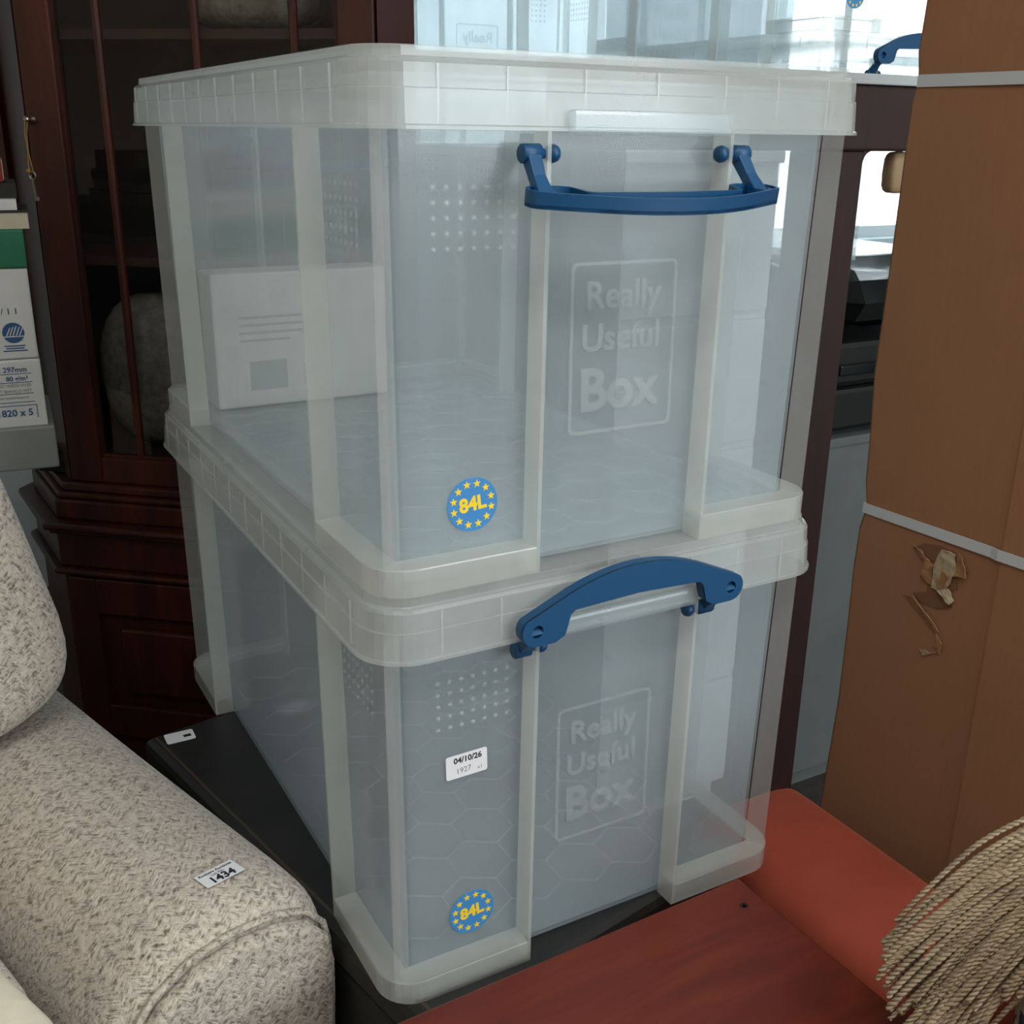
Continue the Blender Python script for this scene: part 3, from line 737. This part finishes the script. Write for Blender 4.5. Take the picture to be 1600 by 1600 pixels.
mb().box(0, DW, -.004, .022, TOPZ - .1, TOPZ).build('frieze', 'mahogany_cabinet', cab)
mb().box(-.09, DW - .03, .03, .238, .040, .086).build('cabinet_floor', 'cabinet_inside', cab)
for z in (.45, .836, 1.16): mb().prism([(.005, .035), (DW - .005, .035), (DW + .022, .07), (DW - .025, .238), (-.11, .238), (-.11, .14)], z, z + .016).build('shelf', 'mahogany_dark', cab)
# mouldings and base
def step(z0, z1, o, name, mat='mahogany_cabinet', bev=.004):
    p = [(-.006 - o * .45, -.004 - o), (DW + .006 + o * .45, -.004 - o), (DW + .055 + o * .1, .06 - o * .4), (DW - .008 + o * .1, .26), (-.15 - o, .26), (-.15 - o, .145 - o * .4)]
    return mb().prism(p, z0, z1).build(name, mat, cab, bevel=bev)
step(.0185, .0355, .014, 'moulding'); step(.006, .018, .024, 'moulding')
step(-.034, .0055, .032, 'moulding_frieze'); step(-.050, -.0345, .062, 'moulding', bev=.006); step(-.060, -.0505, .050, 'moulding')
step(-.132, -.0605, .036, 'base_frieze'); step(-.146, -.1325, .050, 'moulding', bev=.005)
step(CF + .08, -.1465, .030, 'base_body'); step(CF, CF + .0795, .045, 'plinth')
yb = -.036
for xa, xb, z0, z1 in ((-.004, .052, -.50, -.150), (DW - .052, DW + .004, -.50, -.150), (.0525, DW - .0525, -.225, -.150), (.0525, DW - .0525, -.50, -.43)):
    mb().box(xa, xb, yb - .014, yb + .001, z0, z1).build('door_frame', 'mahogany_cabinet', cab, bevel=.003)
mb().prism([(0, 0), (DW - .19, 0), (DW - .19, .014), (0, .014)], -.40, -.255, T(.095, yb - .0125, 0)).build('raised_panel', 'mahogany_cabinet', cab, bevel=.006)
# lock and key
lk = mb(); rings = [[(.0 + r * math.cos(2 * PI * k / 14), y, r * math.sin(2 * PI * k / 14)) for k in range(14)] for r, y in ((.0085, 0), (.0085, -.003), (.006, -.006), (.004, -.012), (.0055, -.014), (.0055, -.018), (.002, -.020))]
lock = place('lock', lk.loft(rings).mesh('lock', 'brass', True), cab, T(.012, -.004, .703))
ky = thing('key', 'small key hanging on a string from the cabinet lock', 'key', (0, 0, 0))
kM = T(-.0338, 1.3593, .0561) @ RZ(math.radians(-40)) @ Matrix.Scale(.919, 4)
ky.matrix_world = kM
m = MB()
m.tube([(.010, -.0225, .700), (.006, -.0218, .68), (.008, -.0222, .655), (.012, -.0222, .628), (.014, -.0222, .612)], .0010, 6)
m.tube([(.014, -.0215, .700), (.010, -.0220, .68), (.009, -.0222, .655), (.006, -.0222, .632), (.006, -.0222, .616)], .0010, 6)
m.build('string', 'string', ky)
m = MB(); m.tube([(.012 + .006 * math.cos(a), -.0222, .609 + .006 * math.sin(a)) for a in [2 * PI * k / 12 for k in range(13)]], .0016, 6)
m.tube([(.012, -.0222, .603), (.0145, -.0222, .566)], .0026, 8); m.box(.0145, .020, -.0235, -.021, .567, .573)
m.build('key_shaft', 'brass', ky)
superell((.004, -.0222, .617), (.004, .003, .0035), .8, 6).build('knot', 'string', ky, smooth=True)
# soft grey things inside the cabinet
def in_cab(v): return kM @ Vector(v)
g1 = superell(in_cab((.385, .135, .901)), (.11, .075, .0445), .75, 14, Matrix.Rotation(math.radians(-40), 3, 'Z')).build('plush_cushion', 'grey_plush', None, smooth=True)
tag(g1, 'grey plush cushion on the upper shelf inside the cabinet', 'cushion')
g2 = superell(in_cab((.13, .135, .2375)), (.10, .075, .139), .85, 14, Matrix.Rotation(math.radians(-40), 3, 'Z')).build('plush_cushion', 'grey_plush', None, smooth=True)
tag(g2, 'dark grey plush cushion at the bottom of the cabinet, nearest its lock side', 'cushion')
g3 = superell(in_cab((.315, .135, .184)), (.065, .07, .09), .8, 12, Matrix.Rotation(math.radians(-40), 3, 'Z')).build('plush_cushion', 'grey_plush', None, smooth=True)
tag(g3, 'small brownish plush cushion behind the first glazing bar, low in the cabinet', 'cushion')

# ------------------------------------------------------------------ paper cartons at the far left
sh = thing('grey_table', 'grey table with paper cartons left of the cabinet', 'table', (-.094, 1.03, 0), math.radians(-5))
MB().box(-.62, .008, -.012, .20, .214, .2780).build('table_top', 'grey_shelf', sh, bevel=.003)
for lx in (-.6, -.30):
    for ly in (.0, .16): MB().box(lx, lx + .035, ly, ly + .03, FLOOR_Z, .214).build('leg', 'black_case', sh)
def print_text(parent, body, size, x, z, mat, y, align='RIGHT', off=.0):
    me = text_mesh('printed_text', body, size, mat, .00005, off, align)
    return place('printed_text', me, parent, T(x, y, z) @ FRONT)
c1 = thing('paper_carton', 'white paper carton with blue print, directly on the grey table', 'carton', (-.094, 1.03, .2782), math.radians(-5))
MB().box(-.42, .0, 0, .19, 0, .097).build('carton_body', 'white_carton', c1, bevel=.003)
MB().box(-.42, -.0005, -.0015, .0, .0, .010).build('bottom_flap', 'white_carton', c1)
print_text(c1, '210 x 297mm', .0105, -.019, .083, 'ink_blue', -.0006, off=.0002)
print_text(c1, '80 g/m²', .0095, -.019, .070, 'ink_blue', -.0006, off=.0002)
print_text(c1, 'BLANC WEISS HVID', .0062, -.016, .060, 'ink_faint', -.0006)
print_text(c1, 'VITT BIANCO WIT', .0062, -.016, .052, 'ink_faint', -.0006)
print_text(c1, 'REGISTERED TRADEMARKS OF', .0040, -.021, .042, 'ink_faint', -.0006)
print_text(c1, 'R91820 x 5', .0138, -.018, .0195, 'ink_blue', -.0006, off=.0003)
for z in (.0765, .064, .0475, .035): MB().box(-.30, -.014, -.0004, 0, z, z + .0009).build('printed_rule', 'ink_blue', c1)
MB().box(-.013, -.0118, -.0004, 0, .0110, .030).build('printed_rule', 'ink_blue', c1); MB().box(-.30, -.0118, -.0004, 0, .0300, .0310).build('printed_rule', 'ink_blue', c1)
c2 = thing('paper_carton', 'white paper carton with green top band and round blue emblem, left of the cabinet', 'carton', (-.095, 1.032, .3760), math.radians(-5))
MB().box(-.42, .0, 0, .19, 0, .128).build('carton_body', 'white_carton', c2, bevel=.003)
MB().box(-.423, .001, -.003, .192, .1285, .180).build('green_band', 'green_carton', c2, bevel=.002)
print_text(c2, 'x / 1 1', .0125, -.019, .068, 'ink', -.0006)
em = fill2d('emblem', [[(.0145 * math.cos(2 * PI * k / 28), .0145 * math.sin(2 * PI * k / 28)) for k in range(28)]], .00005, 'ink_blue')
e1 = place('round_emblem', em, c2, T(-.029, -.0006, .038) @ FRONT)
for k in range(5):
    place('emblem_stripe', fill2d('emblem_stripe', [[(-.010 + .0042 * k, -.004), (-.0085 + .0042 * k, -.004), (-.003 + .0042 * k, .0095 - abs(k - 2) * .0012), (-.0045 + .0042 * k, .0095 - abs(k - 2) * .0012)]], .00004, 'white_carton'), e1, T(0, 0, .0001))
place('emblem_stripe', fill2d('emblem_bar', [[(-.0145, -.0060), (.0145, -.0060), (.0145, -.0046), (-.0145, -.0046)]], .00004, 'white_carton'), e1, T(0, 0, .0001))
for xa, xb, z in ((-.043, -.015, .0185), (-.041, -.017, .0150), (-.045, -.013, .0115)): MB().box(xa, xb, -.0004, 0, z, z + .0016).build('printed_line', 'ink_blue', c2)
rc = place('recycling_emblem', fill2d('recycling_emblem', [[(.013 * math.cos(2 * PI * k / 28), .013 * math.sin(2 * PI * k / 28)) for k in range(28)], [(.008 * math.cos(2 * PI * k / 28) - .001, .008 * math.sin(2 * PI * k / 28) + .001) for k in range(28)]], .00005, 'ink_blue'), c2, T(-.077, -.0006, .036) @ FRONT)
rot30 = math.radians(-5)
bk = thing('book', 'worn paperback lying on the green-topped carton', 'book', (-0.094, 1.045, .5563), rot30)
MB().box(-.19, .010, 0, .14, 0, .022).build('pages', 'paper_page', bk); MB().box(-.192, .012, -.002, .142, .0222, .025).build('cover', 'black_case', bk)
bk2 = thing('book', 'pale magazine stack lying on the worn paperback', 'book', (-0.100, 1.05, .5815), rot30)
MB().box(-.17, .004, 0, .13, 0, .016).build('pages', 'white_carton', bk2); MB().box(-.172, .006, -.002, .132, .0162, .036).build('cover', 'black_case', bk2)
bk3 = thing('book', 'red book at the top of the pile left of the cabinet', 'book', (-0.106, 1.055, .6178), rot30)
MB().box(-.16, -.002, 0, .12, 0, .034).build('cover', 'red_cover', bk3, bevel=.002); MB().box(-.158, -.001, .003, .117, .004, .030).build('pages', 'paper_page', bk3)

# ------------------------------------------------------------------ sofa at the lower left
SA = math.radians(16.8)
so = thing('sofa', 'beige flecked herringbone sofa with rounded arm beside the black trunk', 'sofa', (-.013, .156, .010), SA)
# local: y runs back along the arm, x to the right (arm occupies x from -0.22 to 0)
prof = [(.004, -.575), (.004, -.30), (.002, -.12), (.006, -.045), (.007, .000), (.001, .028), (-.018, .050), (-.05, .064), (-.095, .070), (-.135, .066), (-.17, .050), (-.20, .020), (-.215, -.025), (-.22, -.10), (-.222, -.575)]
rings = []
for y, k, dz in ((-.030, .86, -.036), (-.026, .94, -.018), (-.014, .985, -.004), (.01, 1.0, 0), (.06, 1.0, .0), (.16, 1.0, -.001), (.30, 1.0, -.001), (.42, 1.0, .0), (.52, .99, .004), (.66, .98, .004), (.69, .94, -.02)):
    rings.append([(-.108 + (x + .108) * k, y, (z + dz * max(0, min(1, (z + .3) / .3)))) for x, z in prof])
MB().loft(rings).build('arm', 'boucle_fabric', so, smooth=True, subsurf=1)
seam = [(-.108 + (x + .108) * .965, -.0285 - .0, z - .024 * max(0, min(1, (z + .3) / .3))) for x, z in prof[1:-1]]
MB().tube(seam, .0032, 6).build('piping', 'boucle_fabric', so, smooth=True)
fp = [(-.108 + (x + .108) * .94, z - .03 * max(0, min(1, (z + .3) / .3))) for x, z in prof]
MB().prism(fp, -.006, .012, Matrix(((1, 0, 0, 0), (0, 0, -1, -.032), (0, 1, 0, 0), (0, 0, 0, 1)))).build('arm_front_panel', 'boucle_fabric', so, bevel=.006)
MB().box(-.86, -.2225, -.02, .62, -.575, -.12).build('seat_base', 'boucle_fabric', so, bevel=.02)
superell((-.54, .26, -.040), (.315, .30, .075), .3, 16).build('seat_cushion', 'boucle_fabric', so, smooth=True)
MB().box(-.86, -.06, .69, .86, -.575, .22).build('back_frame', 'boucle_fabric', so, bevel=.04)
superell((-.290, .445, .245), (.235, .10, .205), .34, 20, Matrix.Rotation(math.radians(-9), 3, 'X') @ Matrix.Rotation(math.radians(-11), 3, 'Y')).build('back_cushion', 'boucle_fabric', so, smooth=True)
for lx in (-.82, -.06):
    for ly in (.02, .78): MB().box(lx, lx + .05, ly, ly + .05, FLOOR_Z - .010, -.575).build('leg', 'mahogany_dark', so)
# lot label on the arm
ll = place('lot_label', fill2d('lot_label', [rr2(.0385, .021, .001)], .00015, 'label_white'), so, T(-.074, .020, .0685) @ RZ(math.radians(4)) @ RY(math.radians(4)), 'white paper lot label')
place('printed_name', text_mesh('printed_name', 'Rodgers Auctions', .0046, 'ink', .00004, .00008), ll, T(0, .0068, .0003))
place('printed_name', text_mesh('printed_lot', 'Lot No.', .0042, 'ink', .00004, .00003), ll, T(0, .0024, .0003))
place('printed_number', text_mesh('printed_number', '1434', .0125, 'ink', .00004, .0004), ll, T(0, -.0048, .0003))
cc = superell((-.375, -.000, .105), (.115, .12, .052), .28, 16, Matrix.Rotation(math.radians(22), 3, 'Z')).build('cream_cushion', 'cream_cloth', None, smooth=True)
tag(cc, 'smooth cream cushion in the lower left corner on the sofa seat', 'cushion')

# ------------------------------------------------------------------ fringed cushion at the lower right
fc = thing('fringed_cushion', 'navy and cream patterned cushion with long twisted beige fringe', 'cushion', (0, 0, 0))
superell((.508, -.374, .085), (.132, .105, .134), .5, 22, Matrix.Rotation(math.radians(-8), 3, 'Z')).build('cushion_body', 'navy_patterned_cloth', fc, smooth=True)
def twisted_cord(pts, r, turns_per_m=95):
    # two strands wound about a smooth path
    P = [Vector(p) for p in pts]
    n = 96; path = []
    for i in range(n + 1):
        t = i / n * (len(P) - 1); k = min(int(t), len(P) - 2); u = t - k
        p0 = P[max(k - 1, 0)]; p1 = P[k]; p2 = P[k + 1]; p3 = P[min(k + 2, len(P) - 1)]
        path.append(.5 * ((2 * p1) + (-p0 + p2) * u + (2 * p0 - 5 * p1 + 4 * p2 - p3) * u * u + (-p0 + 3 * p1 - 3 * p2 + p3) * u ** 3))
    m = MB(); L = 0; ph = random.uniform(0, 6)
    strands = [[], []]
    for i, p in enumerate(path):
        t = (path[min(i + 1, n)] - path[max(i - 1, 0)]).normalized()
        a = t.cross(Vector((.3, .2, 1))).normalized(); b = t.cross(a)
        if i: L += (path[i] - path[i - 1]).length
        for s in (0, 1):
            an = ph + 2 * PI * turns_per_m * L + s * PI
            strands[s].append(p + (a * math.cos(an) + b * math.sin(an)) * r * .55)
    for s in strands: m.tube(s, r * .62, 5)
    return m
def V3(*a): return Vector(a)
# each cord leaves the cushion's edge and falls over the terracotta stool and the mahogany table
def cords(n, A0, A1, E0, Em, E1, r, lift, jit=.006):
    for i in range(n):
        u = (i + random.uniform(-.3, .3)) / (n - 1); u = max(0, min(1, u)); lay = (i * 7 % 5) / 5
        j = lambda k: V3(random.uniform(-k, k), random.uniform(-k, k), random.uniform(-k, k))
        A = A0 * (1 - u) + A1 * u + j(jit * .6)
        E = E0 * (1 - u) ** 2 + 2 * u * (1 - u) * Em + u * u * E1 + j(jit) - V3(0, 0, .010 * lay)
        E.z = max(E.z, .019)
        mid = (A + E) * .5 + V3(0, 0, lift - .012 * lay)
        twisted_cord([A, A * .72 + mid * .28 + V3(0, 0, lift * .25), mid, mid * .35 + E * .65 + V3(0, 0, lift * .15), E], r + random.uniform(-.0003, .0004)).build('fringe_cord', 'fringe_yarn', fc, smooth=True)
cords(44, V3(.430, -.262, .225), V3(.405, -.315, .150), V3(.336, -.206, .125), V3(.300, -.222, .055), V3(.362, -.268, .040), .0020, .022)
cords(30, V3(.405, -.262, .205), V3(.422, -.325, .190), V3(.325, -.225, .070), V3(.345, -.255, .085), V3(.378, -.296, .118), .0020, .014)
cords(24, V3(.372, -.258, .130), V3(.382, -.282, .122), V3(.315, -.235, .022), V3(.325, -.255, .020), V3(.342, -.278, .030), .0020, .008)
